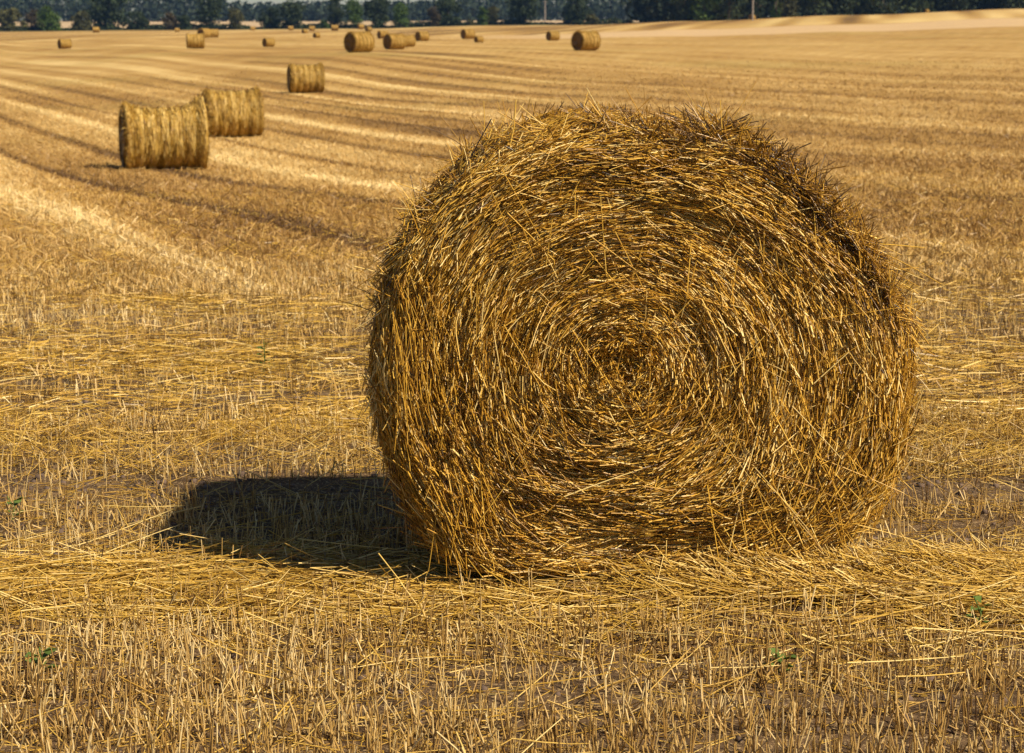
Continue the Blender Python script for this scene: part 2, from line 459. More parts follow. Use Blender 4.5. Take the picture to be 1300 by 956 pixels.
# ---- straws of the coiled end
def face_straws(n, lift0, lift1, lmin, lmax, dev, rad, tint_mu, tint_sd, rho_lo=0.03, rho_hi=1.0, tilt=0.02, th_rng=None, curl=0.8):
    rho = np.sqrt(rng.uniform(rho_lo ** 2, rho_hi ** 2, n))
    thv = rng.uniform(-math.pi, math.pi, n) if th_rng is None else rng.uniform(th_rng[0], th_rng[1], n)
    # straws come in bundles that share a heading
    R = Rof(thv); r = rho * R
    px = SC[0] + r * np.cos(thv); pz = SC[1] + r * np.sin(thv)
    dR = (Rof(thv + 0.02) - Rof(thv - 0.02)) / 0.04 * rho * np.clip(rho * 1.4, 0, 1)
    tx = -r * np.sin(thv) + dR * np.cos(thv); tz = r * np.cos(thv) + dR * np.sin(thv)
    ln = np.hypot(tx, tz) + 1e-9; tx /= ln; tz /= ln
    bundle = (fbm(rho * 9, thv * 5 + 9, 51, 2) - 0.5) * 2
    dl = bundle * math.radians(17) + rng.normal(0, dev, n) + np.where(rng.random(n) < 0.06, rng.normal(0, 0.55, n), 0)
    dl = dl + np.where(r < 0.10, rng.normal(0, 0.5, n), 0)
    hx = tx * np.cos(dl) - tz * np.sin(dl); hz = tz * np.cos(dl) + tx * np.sin(dl)
    nx, nz = -np.cos(thv), -np.sin(thv)
    L = rng.uniform(lmin, lmax, n) * np.clip(r / 0.22, 0.5, 1) * rng.choice([0.5, 0.8, 1, 1.25], n)
    K = 5
    s = (np.linspace(-0.5, 0.5, K)[None] * L[:, None])
    kap = curl / np.maximum(r, 0.07) * rng.uniform(0.3, 1.15, n)
    bend = rng.normal(0, 1.1, n) * (r > 0.15)
    cx = px[:, None] + s * hx[:, None] + 0.5 * (s ** 2) * (kap + bend)[:, None] * nx[:, None]
    cz = pz[:, None] + s * hz[:, None] + 0.5 * (s ** 2) * (kap + bend)[:, None] * nz[:, None]
    dirn = rng.choice([-1, 1], n)[:, None]
    lift = rng.uniform(lift0, lift1, n)[:, None] + dirn * (s / (0.5 * L[:, None])) * (np.abs(rng.normal(0, tilt, n)))[:, None]
    cx = cx + rng.normal(0, 0.0011, cx.shape); cz = cz + rng.normal(0, 0.0011, cz.shape)
    # pressed on the packed surface underneath, sampled at the straw's middle and ends
    fy = face_y(cx, cz)
    fy = 0.5 * fy + 0.5 * fy.mean(1, keepdims=True)
    C = np.stack([cx, fy - lift, cz], -1)
    # keep clear of the ground
    gz = 0.01
    C[..., 2] = np.maximum(C[..., 2], gz + rng.uniform(0, 0.02, (n, 1)))
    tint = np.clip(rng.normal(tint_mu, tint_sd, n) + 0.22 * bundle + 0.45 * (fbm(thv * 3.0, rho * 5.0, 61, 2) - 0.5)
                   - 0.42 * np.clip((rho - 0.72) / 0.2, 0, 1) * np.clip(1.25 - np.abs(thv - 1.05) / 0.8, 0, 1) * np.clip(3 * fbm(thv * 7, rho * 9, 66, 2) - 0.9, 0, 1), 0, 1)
    return tube_arrays(C - BO, rng.uniform(rad * 0.6, rad * 1.3, n), tint)

front = [(Vb, Fb, np.full(len(Vb), 0.1))]
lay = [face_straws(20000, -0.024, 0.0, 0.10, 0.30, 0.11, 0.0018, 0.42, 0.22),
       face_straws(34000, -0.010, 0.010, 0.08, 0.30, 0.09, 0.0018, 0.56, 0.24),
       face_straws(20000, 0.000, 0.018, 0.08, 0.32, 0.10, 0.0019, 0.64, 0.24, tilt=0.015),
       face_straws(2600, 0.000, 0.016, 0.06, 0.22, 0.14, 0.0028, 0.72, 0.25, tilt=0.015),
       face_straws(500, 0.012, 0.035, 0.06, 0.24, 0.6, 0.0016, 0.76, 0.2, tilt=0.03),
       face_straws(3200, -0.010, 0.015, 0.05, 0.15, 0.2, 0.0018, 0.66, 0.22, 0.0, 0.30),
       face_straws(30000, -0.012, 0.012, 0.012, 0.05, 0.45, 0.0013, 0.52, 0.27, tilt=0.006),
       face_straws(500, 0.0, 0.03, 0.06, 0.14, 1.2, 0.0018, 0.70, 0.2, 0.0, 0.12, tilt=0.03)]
core_o = make_mesh('packed_core', Vb, Fb, M_CORE, bale, smooth=True)
end_lay = lay

# ---- curved side and back end
vv = np.linspace(0, BL, 60)
Ts, Vs_ = np.meshgrid(th, vv)
P = bale_side_pt(Ts, Vs_, -0.02)
P[..., 2] = np.maximum(P[..., 2], 0.004)
gi = np.arange(P.shape[0] * P.shape[1]).reshape(P.shape[:2]); gj = np.roll(gi, -1, axis=1)
Fs = np.stack([gi[:-1], gj[:-1], gj[1:], gi[1:]], -1).reshape(-1, 4)
sideV = P.reshape(-1, 3) - BO
cidx = len(sideV)
back = np.array([[SC[0], YF + RIM + 0.02 + BL - RIM, SC[1]]]) - BO
sideV2 = np.concatenate([sideV, back]); last = gi[-1]
Fbk = np.stack([last, np.roll(last, -1), np.full_like(last, cidx), np.full_like(last, cidx)], -1)
# back as quads with a repeated hub vertex is degenerate: use ring towards hub instead
rings = []
P2 = [P[-1]]
for f in (0.7, 0.4, 0.05):
    q = P[-1].copy(); q[:, 0] = SC[0] + (q[:, 0] - SC[0]) * f; q[:, 2] = SC[1] + (q[:, 2] - SC[1]) * f; q[:, 1] += 0.02
    P2.append(q)
P2 = np.array(P2); bi = np.arange(P2.shape[0] * P2.shape[1]).reshape(P2.shape[:2]); bj = np.roll(bi, -1, axis=1)
FB2 = np.stack([bi[:-1], bj[:-1], bj[1:], bi[1:]], -1).reshape(-1, 4)
Vall = np.concatenate([sideV, P2.reshape(-1, 3) - BO]); Fall = np.concatenate([Fs, FB2 + len(sideV)])
make_mesh('packed_side', Vall, Fall, M_CORE, bale, smooth=True)

def side_straws(n, v0, v1, lmin, lmax, fuzz, rad, mu, sd, th_lo=-math.pi, th_hi=math.pi, radial=0.25, axial=0.3):
    thv = rng.uniform(th_lo, th_hi, n); v = rng.uniform(v0, v1, n)
    P0 = bale_side_pt(thv, v)
    nrm = np.stack([np.cos(thv), np.zeros(n), np.sin(thv)], -1)
    tan = np.stack([-np.sin(thv), np.zeros(n), np.cos(thv)], -1)
    ax = np.array([0, 1.0, 0])[None]
    L = rng.uniform(lmin, lmax, n)
    sg = rng.choice([-1, 1], n)[:, None]
    d = tan * sg + ax * rng.normal(0, axial, (n, 1)) + nrm * rng.normal(0.02, radial, (n, 1))
    d /= np.linalg.norm(d, axis=1, keepdims=True)
    s = np.linspace(-0.5, 0.5, 5)[None, :, None] * L[:, None, None]
    C = P0[:, None] + d[:, None] * s - nrm[:, None] * (0.5 * s ** 2) * rng.uniform(0.5, 1.6, (n, 1, 1)) / 0.65 + nrm[:, None] * rng.uniform(-0.01, fuzz, (n, 1, 1))
    C[..., 2] = np.maximum(C[..., 2], 0.012)
    tint = np.clip(rng.normal(mu, sd, n), 0, 1)
    return tube_arrays(C - BO, rng.uniform(rad * 0.6, rad * 1.2, n), tint)
lay = [side_straws(26000, 0, BL, 0.10, 0.30, 0.008, 0.0019, 0.45, 0.2, radial=0.05),
       side_straws(5000, 0, BL, 0.08, 0.2, 0.02, 0.0016, 0.42, 0.22, radial=0.25)]
V, F, T = join_arrays(lay)
make_mesh('curved_side', V, F, M_STRAW, bale, tint=T)

# ---- ragged rim: tufts all round the front edge, thickest along the top and the right
def rim_tufts(n, th_lo, th_hi, out, lmin, lmax, mu, rad, wild=0.8, v0=-0.1, v1=0.55):
    nt_ = max(8, n // 38)
    tth = rng.uniform(th_lo, th_hi, nt_); tv = rng.uniform(v0, v1, nt_)
    k = rng.integers(0, nt_, n)
    thv = tth[k] + rng.normal(0, 0.045, n); v = np.clip(tv[k] + rng.normal(0, 0.05, n), -0.2, BL)
    P0 = bale_side_pt(thv, np.maximum(v, 0), -0.02)
    fr = v < 0
    P0[fr, 1] += v[fr] * 0.6
    nrm = np.stack([np.cos(thv), np.zeros(n), np.sin(thv)], -1)
    tan = np.stack([-np.sin(thv), np.zeros(n), np.cos(thv)], -1)
    bh = rng.normal(0, 1.0, (nt_, 3))[k]
    d = tan * bh[:, :1] * 1.1 + np.array([0, 1.0, 0])[None] * bh[:, 1:2] * 0.5 + nrm * (out + 0.3 * np.abs(bh[:, 2:3])) + rng.normal(0, wild, (n, 3)) * 0.5
    d /= np.linalg.norm(d, axis=1, keepdims=True)
    L = rng.uniform(lmin, lmax, n) * rng.uniform(0.45, 1.35, nt_)[k]
    s = np.linspace(0, 1, 5)[None, :, None] * L[:, None, None]
    cur = rng.normal(0, 1.8, (n, 1, 3)); cur[..., 2] -= 1.5
    C = P0[:, None] + d[:, None] * s + 0.5 * s ** 2 * cur
    C[..., 2] = np.maximum(C[..., 2], 0.012)
    tint = np.clip(rng.normal(mu, 0.2, n) + rng.normal(0, 0.12, nt_)[k], 0, 1)
    return tube_arrays(C - BO, rng.uniform(rad * 0.6, rad * 1.3, n), tint, taper=0.7)
lay = [rim_tufts(6500, -0.5, 2.9, 0.12, 0.02, 0.08, 0.42, 0.0017, wild=1.2),
       rim_tufts(10000, 0.15, 1.45, 0.14, 0.02, 0.09, 0.33, 0.0016, wild=1.3, v0=-0.16, v1=0.3),
       rim_tufts(3500, 1.4, 2.4, 0.12, 0.02, 0.08, 0.30, 0.0016, wild=1.2),
       rim_tufts(1500, 2.6, 4.2, 0.15, 0.02, 0.08, 0.48, 0.0016),
       rim_tufts(1500, -1.2, 0.3, 0.2, 0.03, 0.12, 0.5, 0.0016),
       rim_tufts(900, 0.1, 2.4, 0.5, 0.04, 0.11, 0.35, 0.0016, wild=1.0),
       rim_tufts(2500, 0.3, 3.2, 0.4, 0.04, 0.14, 0.4, 0.0018, wild=1.0, v0=0.7, v1=1.0),
       rim_tufts(110, -0.5, 2.9, 0.9, 0.08, 0.19, 0.65, 0.0017, wild=1.2)]
V, F, T = join_arrays(lay)
make_mesh('ragged_rim', V, F, M_STRAW, bale, tint=T)

# ---- long single straws hanging across the end and off its left edge
def hanging(n, xs, zs, lmin, lmax, ang_mu, ang_sd, mu):
    px = rng.uniform(*xs, n); pz = rng.uniform(*zs, n)
    a = rng.normal(ang_mu, ang_sd, n)
    L = rng.uniform(lmin, lmax, n)
    s = np.linspace(0, 1, 5)[None] * L[:, None]
    cx = px[:, None] + s * np.cos(a)[:, None]; cz = pz[:, None] + s * np.sin(a)[:, None] - 0.25 * s ** 2 * rng.uniform(0, 1, (n, 1))
    fy = face_y(cx, cz); fy = np.where(np.isfinite(fy), fy, YF)
    C = np.stack([cx, fy.min(1, keepdims=True) - 0.012 - rng.uniform(0, 0.03, (n, 1)) + 0 * cx, cz], -1)
    C[..., 2] = np.maximum(C[..., 2], 0.012)
    return tube_arrays(C - BO, rng.uniform(0.0013, 0.0021, n), np.clip(rng.normal(mu, 0.15, n), 0, 1))
lay = [hanging(130, (-0.34, -0.22), (0.55, 0.9), 0.10, 0.24, -1.38, 0.16, 0.62),
       hanging(110, (-0.24, -0.08), (0.16, 0.4), 0.08, 0.22, -1.25, 0.2, 0.62),
       hanging(60, (0.55, 1.0), (0.15, 0.6), 0.14, 0.4, -1.15, 0.4, 0.75),
       hanging(90, (-0.1, 0.9), (0.5, 1.2), 0.08, 0.24, -1.3, 0.5, 0.72),
       hanging(35, (-0.1, 0.9), (0.1, 1.0), 0.10, 0.25, 0.5, 0.7, 0.8)]
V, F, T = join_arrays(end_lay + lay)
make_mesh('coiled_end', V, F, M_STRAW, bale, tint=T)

# ------------------------------------------------------------------ smaller round bales
def make_bale(D, L, ribs, nst, flare, flare2, fuzz, seed):
    """round bale lying along local X, resting on z=0; returns its root"""
    R = D / 2
    root = empty('straw_bale', (0, 0, 0))
    def prof(xv, a):
        e = np.abs(xv) / (L / 2)
        rr = R * (0.955 + 0.015 * np.cos(xv / L * 2 * math.pi * ribs + 1.5 * (vnoise(xv * 2 + seed, a * 1.2, seed + 2) - 0.5)) * (0.3 + 1.4 * vnoise(xv * 3, a * 1.5, seed + 1))) + np.where(xv > 0, flare2, flare) * R * np.clip((e - 0.35) / 0.6, 0, 1) ** 1.5 * (0.5 + 0.5 * np.maximum(np.sin(a), -0.2))
        rr = rr - 0.10 * R * np.clip((e - 0.93) / 0.07, 0, 1) ** 2
        rr = rr + 0.05 * R * (vnoise(a * 3 + seed, xv * 3 + seed, seed) - 0.5) * 2 * 0.5
        return rr
    def pt(xv, a, off=0):
        r = prof(xv, a) + off
        zz = R + r * np.sin(a) * 1.0
        yy = r * np.cos(a) * (1 + 0.05 * (1 - np.sin(a)))
        zz = np.maximum(zz, 0.005)
        return np.stack([xv + 0 * a, yy, zz], -1)
    a = np.linspace(0, 2 * math.pi, 72, endpoint=False); xs = np.linspace(-L / 2, L / 2, 90)
    Xm, Am = np.meshgrid(xs, a, indexing='ij')
    Pm = pt(Xm, Am)
    gi = np.arange(Pm.shape[0] * Pm.shape[1]).reshape(Pm.shape[:2]); gj = np.roll(gi, -1, axis=1)
    Fm = np.stack([gi[:-1], gj[:-1], gj[1:], gi[1:]], -1).reshape(-1, 4)
    tt = 0.45 + 0.35 * (vnoise(Am * 9 + seed, Xm * 16, seed + 4) - 0.5)
    make_mesh('wound_side', Pm.reshape(-1, 3), Fm, M_BALE, root, tint=tt.ravel(), smooth=True)
    # straws wound round the side
    n = nst
    xv = rng.uniform(-L / 2, L / 2, n); av = rng.uniform(-0.6, math.pi + 0.6, n) if nst < 20000 else rng.uniform(0, 2 * math.pi, n)
    av = rng.uniform(0, 2 * math.pi, n)
    s = np.linspace(-0.5, 0.5, 4)[None] * rng.uniform(0.15, 0.4, (n, 1))
    dx = rng.normal(0, 0.10, (n, 1))
    C = pt(np.clip(xv[:, None] + s * dx, -L / 2, L / 2), av[:, None] + s / R, 0)
    cen = np.array([0, 0, R])
    out = C - cen; out[..., 0] = 0; out /= np.linalg.norm(out, axis=2, keepdims=True)
    C = C + out * (rng.uniform(-0.005, fuzz, (n, 1, 1)) + s[..., None] * rng.normal(0, 0.12, (n, 1, 1)))
    C[..., 2] = np.maximum(C[..., 2], 0.005)
    pale = 0.15 * np.cos(xv / L * 2 * math.pi * ribs + 0.6)
    w = 0.0055 if nst > 3000 else 0.009
    make_mesh('wound_straw', *tube_arrays(C, rng.uniform(w * .6, w * 1.2, n), np.clip(rng.normal(0.58, 0.2, n) + pale, 0, 1), sides=2)[:2], M_STRAW2, root,
              tint=np.repeat(np.clip(rng.normal(0.60, 0.24, n) + pale + 0.45 * (fbm(xv * 6, av * 3, seed + 6) - 0.5), 0, 1), 8))
    # two coiled ends, same straw; shade painted in with a dark tint
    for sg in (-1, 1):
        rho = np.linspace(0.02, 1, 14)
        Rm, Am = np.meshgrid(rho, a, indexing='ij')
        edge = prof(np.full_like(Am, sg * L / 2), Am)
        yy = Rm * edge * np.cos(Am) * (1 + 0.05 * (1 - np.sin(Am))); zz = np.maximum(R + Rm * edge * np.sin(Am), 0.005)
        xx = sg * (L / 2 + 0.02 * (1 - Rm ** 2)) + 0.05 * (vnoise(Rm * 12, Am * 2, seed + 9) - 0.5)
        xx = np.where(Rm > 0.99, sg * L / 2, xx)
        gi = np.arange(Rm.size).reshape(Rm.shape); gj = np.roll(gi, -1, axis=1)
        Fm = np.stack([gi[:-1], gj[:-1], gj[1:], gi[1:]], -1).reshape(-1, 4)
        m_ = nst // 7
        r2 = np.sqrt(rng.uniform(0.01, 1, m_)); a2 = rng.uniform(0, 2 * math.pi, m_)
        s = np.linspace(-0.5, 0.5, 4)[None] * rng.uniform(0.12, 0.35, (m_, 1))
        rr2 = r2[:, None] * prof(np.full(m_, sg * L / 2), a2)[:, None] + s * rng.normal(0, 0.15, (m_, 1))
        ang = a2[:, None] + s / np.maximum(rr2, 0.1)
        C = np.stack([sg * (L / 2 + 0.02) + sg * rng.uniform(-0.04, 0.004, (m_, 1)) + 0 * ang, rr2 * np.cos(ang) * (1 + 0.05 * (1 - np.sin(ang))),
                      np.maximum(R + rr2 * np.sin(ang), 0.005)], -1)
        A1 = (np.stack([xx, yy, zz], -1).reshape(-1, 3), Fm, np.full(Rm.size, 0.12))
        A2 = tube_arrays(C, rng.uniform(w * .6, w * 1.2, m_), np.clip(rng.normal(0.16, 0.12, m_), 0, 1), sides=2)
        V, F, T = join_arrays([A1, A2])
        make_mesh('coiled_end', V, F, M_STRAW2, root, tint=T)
    # ragged fringe round both edges
    m_ = nst // 3
    sg = rng.choice([-1, 1], m_); av = rng.uniform(-0.7, math.pi + 0.7, m_)
    P0 = pt(sg * L / 2 * rng.uniform(0.8, 1.0, m_), av, -0.03)
    out = P0 - cen; out[:, 0] = 0; out /= np.linalg.norm(out, axis=1, keepdims=True)
    d = out * rng.uniform(0.1, 0.8, (m_, 1)) + rng.normal(0, 0.5, (m_, 3)); d /= np.linalg.norm(d, axis=1, keepdims=True)
    s = np.linspace(0, 1, 4)[None, :, None] * rng.uniform(0.04, 0.13, (m_, 1, 1))
    C = P0[:, None] + d[:, None] * s; C[..., 2] = np.maximum(C[..., 2], 0.005)
    V, F, T = tube_arrays(C, rng.uniform(w * .5, w, m_), np.clip(rng.normal(0.4, 0.2, m_), 0, 1), sides=2)
    make_mesh('ragged_fringe', V, F, M_STRAW2, root, tint=T)
    return root

def bale_surface_mat():
    m, nt, b = new_mat('wound_bale_surface')
    N = nt.nodes
    tc = N.new('ShaderNodeTexCoord'); mp = N.new('ShaderNodeMapping'); mp.inputs['Scale'].default_value = (60, 7, 7)
    nt.links.new(tc.outputs['Object'], mp.inputs[0])
    n = N.new('ShaderNodeTexNoise'); n.inputs['Scale'].default_value = 1; n.inputs['Detail'].default_value = 5
    nt.links.new(mp.outputs[0], n.inputs['Vector'])
    r = ramp(nt, [(0.3, (0.11, 0.06, 0.01)), (0.5, (0.40, 0.235, 0.04)), (0.75, (0.68, 0.46, 0.11))], n.outputs['Fac'])
    nt.links.new(r.outputs[0], b.inputs['Base Color']); b.inputs['Roughness'].default_value = 0.8
    bp = N.new('ShaderNodeBump'); bp.inputs['Distance'].default_value = 0.04
    nt.links.new(n.outputs['Fac'], bp.inputs['Height']); nt.links.new(bp.outputs[0], b.inputs['Normal'])
    return m
M_BALE = bale_surface_mat()
M_STRAW2 = straw_mat('small_bale_straw', [(0.0, (0.05, 0.024, 0.006)), (0.28, (0.26, 0.14, 0.02)), (0.55, (0.56, 0.34, 0.055)),
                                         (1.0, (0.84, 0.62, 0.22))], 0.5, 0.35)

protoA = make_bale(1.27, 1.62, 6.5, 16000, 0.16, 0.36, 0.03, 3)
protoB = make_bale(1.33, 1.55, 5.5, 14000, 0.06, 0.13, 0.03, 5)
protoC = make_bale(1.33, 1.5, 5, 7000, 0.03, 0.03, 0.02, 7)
used = set()
def copy_tree(o):
    c = o.copy(); COL.objects.link(c)
    for ch in [q for q in COL.objects if q.parent == o]:
        d = ch.copy(); COL.objects.link(d); d.parent = c
    return c
# (centre x, foot y, height in photo px, prototype, yaw deg, label)
G = 'round bales on the stubble field'
BALES = [
    (207, 217, 83, 'A', 17, 'ribbed round straw bale with a sagging waist, nearest one left of the big bale'),
    (294, 170, 60, 'B', 18, 'ribbed straw bale with a ragged right edge, just behind the sagging bale'),
    (388, 117, 36, 'B', 14, 'ribbed straw bale standing alone in the open field beyond the left pair'),
    (456, 67, 26, 'C', 30, 'dark ended straw bale above the lone ribbed bale, left of two clustered bales'),
    (501, 62, 20, 'C', 26, 'straw bale in front of a cluster, right of the dark ended bale'),
    (517, 60.5, 15, 'C', 20, 'straw bale peeking out behind the right end of the clustered bale'),
    (486, 49, 10, 'C', 22, 'small far straw bale behind the upper left of the clustered bale'),
    (536, 52, 12.5, 'C', 28, 'far straw bale with dark left end, standing right of the cluster'),
    (594, 50, 12.5, 'C', 24, 'far straw bale standing left of the pale strip, beside a low slumped one'),
    (608, 54, 7.5, 'C', 26, 'low slumped straw bale half sunk beside a taller far bale'),
    (702, 52, 12, 'C', 22, 'far straw bale just left of the nearer bale at the pale strip'),
    (744, 66, 25, 'C', 26, 'large dark ended straw bale behind the top of the big bale, near the pale strip'),
    (248, 61, 19, 'C', 12, 'mid distance straw bale in front of the tall dark tree on the left'),
    (259, 48, 13, 'C', 60, 'narrow end-on straw bale just behind the mid distance bale'),
    (271, 47.5, 10.5, 'C', 15, 'far straw bale touching the narrow end-on bale on its right'),
    (82, 62, 12.5, 'C', 22, 'leftmost straw bale, alone on the stubble below the green bushes'),
    (341, 59, 11, 'C', 28, 'small straw bale above the pair of ribbed bales, with a dark left end'),
    (122, 41.5, 8, 'C', 14, 'tiny straw bale at the hedge foot beside the big dark tree'),
    (225, 40.5, 5, 'C', 14, 'tiny straw bale at the hedge foot left of the tall dark tree'),
    (321, 38.5, 5, 'C', 14, 'tiny straw bale in front of the hedge gap with the pale field'),
    (369, 38.5, 5.5, 'C', 14, 'tiny straw bale under the wide green tree'),
    (387, 42.5, 5.5, 'C', 40, 'tiny shaded straw bale in front of the wide green tree'),
    (396, 39, 6, 'C', 14, 'tiny straw bale at the right foot of the wide green tree'),
    (402, 48, 6.5, 'C', 50, 'tiny end-on straw bale lying nearer than its row by the hedge'),
    (425, 39, 7.5, 'C', 14, 'tiny straw bale at the hedge between the wide green tree and the tall trees'),
    (458, 37, 7, 'C', 16, 'tiny straw bale under the tall trees above the dark ended bale'),
    (468, 40, 6, 'C', 30, 'tiny shaded straw bale right under the tall trees'),
    (955, 25, 6, 'C', 50, 'tiny straw bale at the foot of the pole on the rise'),
    (1177, 14, 4, 'C', 20, 'tiny straw bale on the crest far right'),
]
for cx, fy, hp, pr, yaw, lab in BALES:
    p = on_ground(cx, fy)
    proto = {'A': protoA, 'B': protoB, 'C': protoC}[pr]
    o = proto if pr not in used else copy_tree(proto)
    used.add(pr)
    D = hp * p[1] / F_PX / math.cos(0) / 1.0
    sc = min(max(D / 1.33, 0.6), 1.25)
    print('bale', cx, 'd=%.0f D=%.2f' % (p[1], D))
    o.location = (p[0], p[1] + 0.15 * sc, float(ground_z(p[0], p[1] + 0.15)) - 0.03)
    o.rotation_euler = (0, 0, math.radians(yaw + (12 if 15 < yaw < 40 and pr == 'C' else 0)))
    o.scale = (sc, sc, sc)
    tag(o, lab, 'straw bale', G)

# ------------------------------------------------------------------ standing stubble and loose straw
BX0, BX1 = SC[0] - 0.62, SC[0] + 0.66
def under_bale(x, y):
    return (x > BX0 + 0.12) & (x < BX1 - 0.05) & (y > YF + 0.05) & (y < YF + BL + 0.1)

def band(y, c, w):      # soft band
    return np.exp(-((y - c) / w) ** 2)

def stub_density(x, y):
    yy = y + 0.10 * np.sin(x * 0.9) + 0.12 * (vnoise(x * 0.7, y * 0.7, 70) - 0.5)
    d = 0.9 - 0.85 * band(yy, 5.62, 0.26) - 0.85 * band(yy, 6.95, 0.33) - 0.3 * band(yy, 7.6, 0.2) - 0.6 * band(yy, 8.7, 0.4) - 0.6 * band(yy, 9.8, 0.4)
    d = d - 0.5 * band(yy, 6.3, 0.15) - 0.3 * band(yy, 12.2, 0.5)
    return np.clip(d, 0.03, 1) * np.clip(2.6 * fbm(x * 1.6, y * 2.6, 71) - 0.38, 0.22, 1)

def stubble_near(y0, y1, dens, rad, sides, row_sp, h0, h1, margin):
    area = 0.5 * (0.6 * y0 + 0.6 * y1 + 4 * margin) * (y1 - y0)
    n = int(area * dens)
    y = rng.uniform(y0, y1, n)
    # tufts along drilled rows
    k = np.round(y / row_sp)
    y = k * row_sp + rng.normal(0, row_sp * 0.13, n) + 0.03 * np.sin(k * 3.7)
    hw = 0.3 * y + margin
    x = rng.uniform(-1, 1, n) * hw
    x = np.round(x / 0.045 + rng.normal(0, 0.18, n)) * 0.045 + rng.normal(0, 0.009, n)
    keep = (rng.random(n) < stub_density(x, y)) & ~under_bale(x, y)
    x = x[keep]; y = y[keep]; n = len(x)
    z = ground_z(x, y)
    h = rng.uniform(h0, h1, n) * (0.7 + 0.6 * fbm(x * 1.3, y * 1.3, 75))
    bent = rng.random(n) < 0.2
    tl = np.where(bent, rng.uniform(0.4, 1.2, n), np.abs(rng.normal(0, 0.26, n)))
    az = rng.uniform(0, 2 * math.pi, n)
    dx = np.sin(tl) * np.cos(az); dy = np.sin(tl) * np.sin(az); dz = np.cos(tl)
    s = np.linspace(0, 1, 3)[None] * h[:, None]
    sag = rng.normal(0, 1.0, n)[:, None] * s ** 2
    C = np.stack([x[:, None] + dx[:, None] * s + sag * 0.6, y[:, None] + dy[:, None] * s, z[:, None] + dz[:, None] * s - 0.005], -1)
    tint = np.clip(rng.normal(0.60, 0.24, n) + 0.5 * (fbm(x * 0.8, y * 2.0, 77) - 0.5), 0, 1)
    return tube_arrays(C, rng.uniform(rad * .6, rad * 1.25, n), tint, sides=sides, taper=0.85)

A = [stubble_near(3.4, 8.2, 1650, 0.0022, 3, 0.15, 0.035, 0.115, 1.1),
     stubble_near(8.2, 15.5, 950, 0.0023, 2, 0.15, 0.035, 0.10, 1.2)]
V, F, T = join_arrays(A)
st = make_mesh('stubble', V, F, M_STUB, tint=T)
tag(st, 'short cut golden stubble standing in rows across the near ground', 'stubble', kind='stuff')

def stubble_far(n, y0, y1):
    y = np.exp(rng.uniform(math.log(y0), math.log(y1), n))
    x = rng.uniform(-1, 1, n) * (0.34 * y + 3)
    s, t = row_coords(x, y)
    sp = 0.30
    k = np.round(s / sp); ds = (k * sp + rng.normal(0, 0.05, n)) - s
    far_w = np.clip((y - 12) / 5, 0, 1)
    x = x + ds * ROW[1] * far_w; y = y - ds * ROW[0] * far_w
    v = field_bands(x, y)
    keep = (rng.random(n) < (0.45 + 0.5 * v) * np.clip((125 - y) / 70, 0, 1))
    x = x[keep]; y = y[keep]; v = v[keep]; n = len(x)
    z = ground_z(x, y)
    h = rng.uniform(0.03, 0.085, n)
    tl = np.where(rng.random(n) < 0.2, rng.uniform(0.9, 1.5, n), np.abs(rng.normal(0, 0.4, n))); az = rng.uniform(0, 2 * math.pi, n)
    h = np.where(tl > 0.9, h * 2.4, h)
    s2 = np.linspace(0, 1, 2)[None] * h[:, None]
    C = np.stack([x[:, None] + (np.sin(tl) * np.cos(az))[:, None] * s2, y[:, None] + (np.sin(tl) * np.sin(az))[:, None] * s2,
                  z[:, None] + np.cos(tl)[:, None] * s2 - 0.005], -1)
    tint = np.clip(rng.normal(0.50, 0.13, n) + 1.1 * (v - 0.5), 0, 1)
    return tube_arrays(C, 0.0022 + 0.00011 * y, tint, sides=2)
V, F, T = stubble_far(520000, 13.0, 125)
sf = make_mesh('distant_stubble', V, F, M_STUB, tint=T)
tag(sf, 'finer looking stubble covering the middle of the field around the far bales', 'stubble', kind='stuff')

def loose(n, xw, y0, y1, lmin, lmax, pile, hd_sd, mu, rad, clear=True, ymean=None, flat=0.12, sides=3):
    y = rng.uniform(y0, y1, n) if ymean is None else rng.normal(ymean, (y1 - y0) / 4, n)
    x = rng.uniform(-1, 1, n) * (0.3 * y + xw)
    y = y - 0.10 * np.sin(x * 0.9)
    keep = np.ones(n, bool)
    if clear: keep &= ~under_bale(x, y)
    keep &= rng.random(n) < np.clip(2.6 * fbm(x * 1.3, y * 3.2, 91) - 0.55, 0.16, 1)
    x = x[keep]; y = y[keep]; n = len(x)
    hd = np.where(rng.random(n) < 0.25, rng.uniform(-1.57, 1.57, n), rng.normal(0, hd_sd, n) + 0.5 * (vnoise(x * 1.5, y * 3, 93) - 0.5))
    pt = rng.normal(0, flat, n)
    L = rng.uniform(lmin, lmax, n)
    s = np.linspace(-0.5, 0.5, 4)[None] * L[:, None]
    bx = rng.normal(0, 0.6, n)[:, None] * s ** 2
    cx = x[:, None] + s * np.cos(hd)[:, None] - bx * np.sin(hd)[:, None]
    cy = y[:, None] + s * np.sin(hd)[:, None] + bx * np.cos(hd)[:, None]
    zl = rng.uniform(0.003, 1, n) ** 1.5 * pile
    cz = ground_z(cx, cy).mean(1, keepdims=True) + zl[:, None] + s * np.sin(pt)[:, None]
    cz = np.maximum(cz, ground_z(cx, cy) + 0.002)
    tint = np.clip(rng.normal(mu, 0.2, n), 0, 1)
    return tube_arrays(np.stack([cx, cy, cz], -1), rng.uniform(rad * .6, rad * 1.25, n), tint, sides=sides)
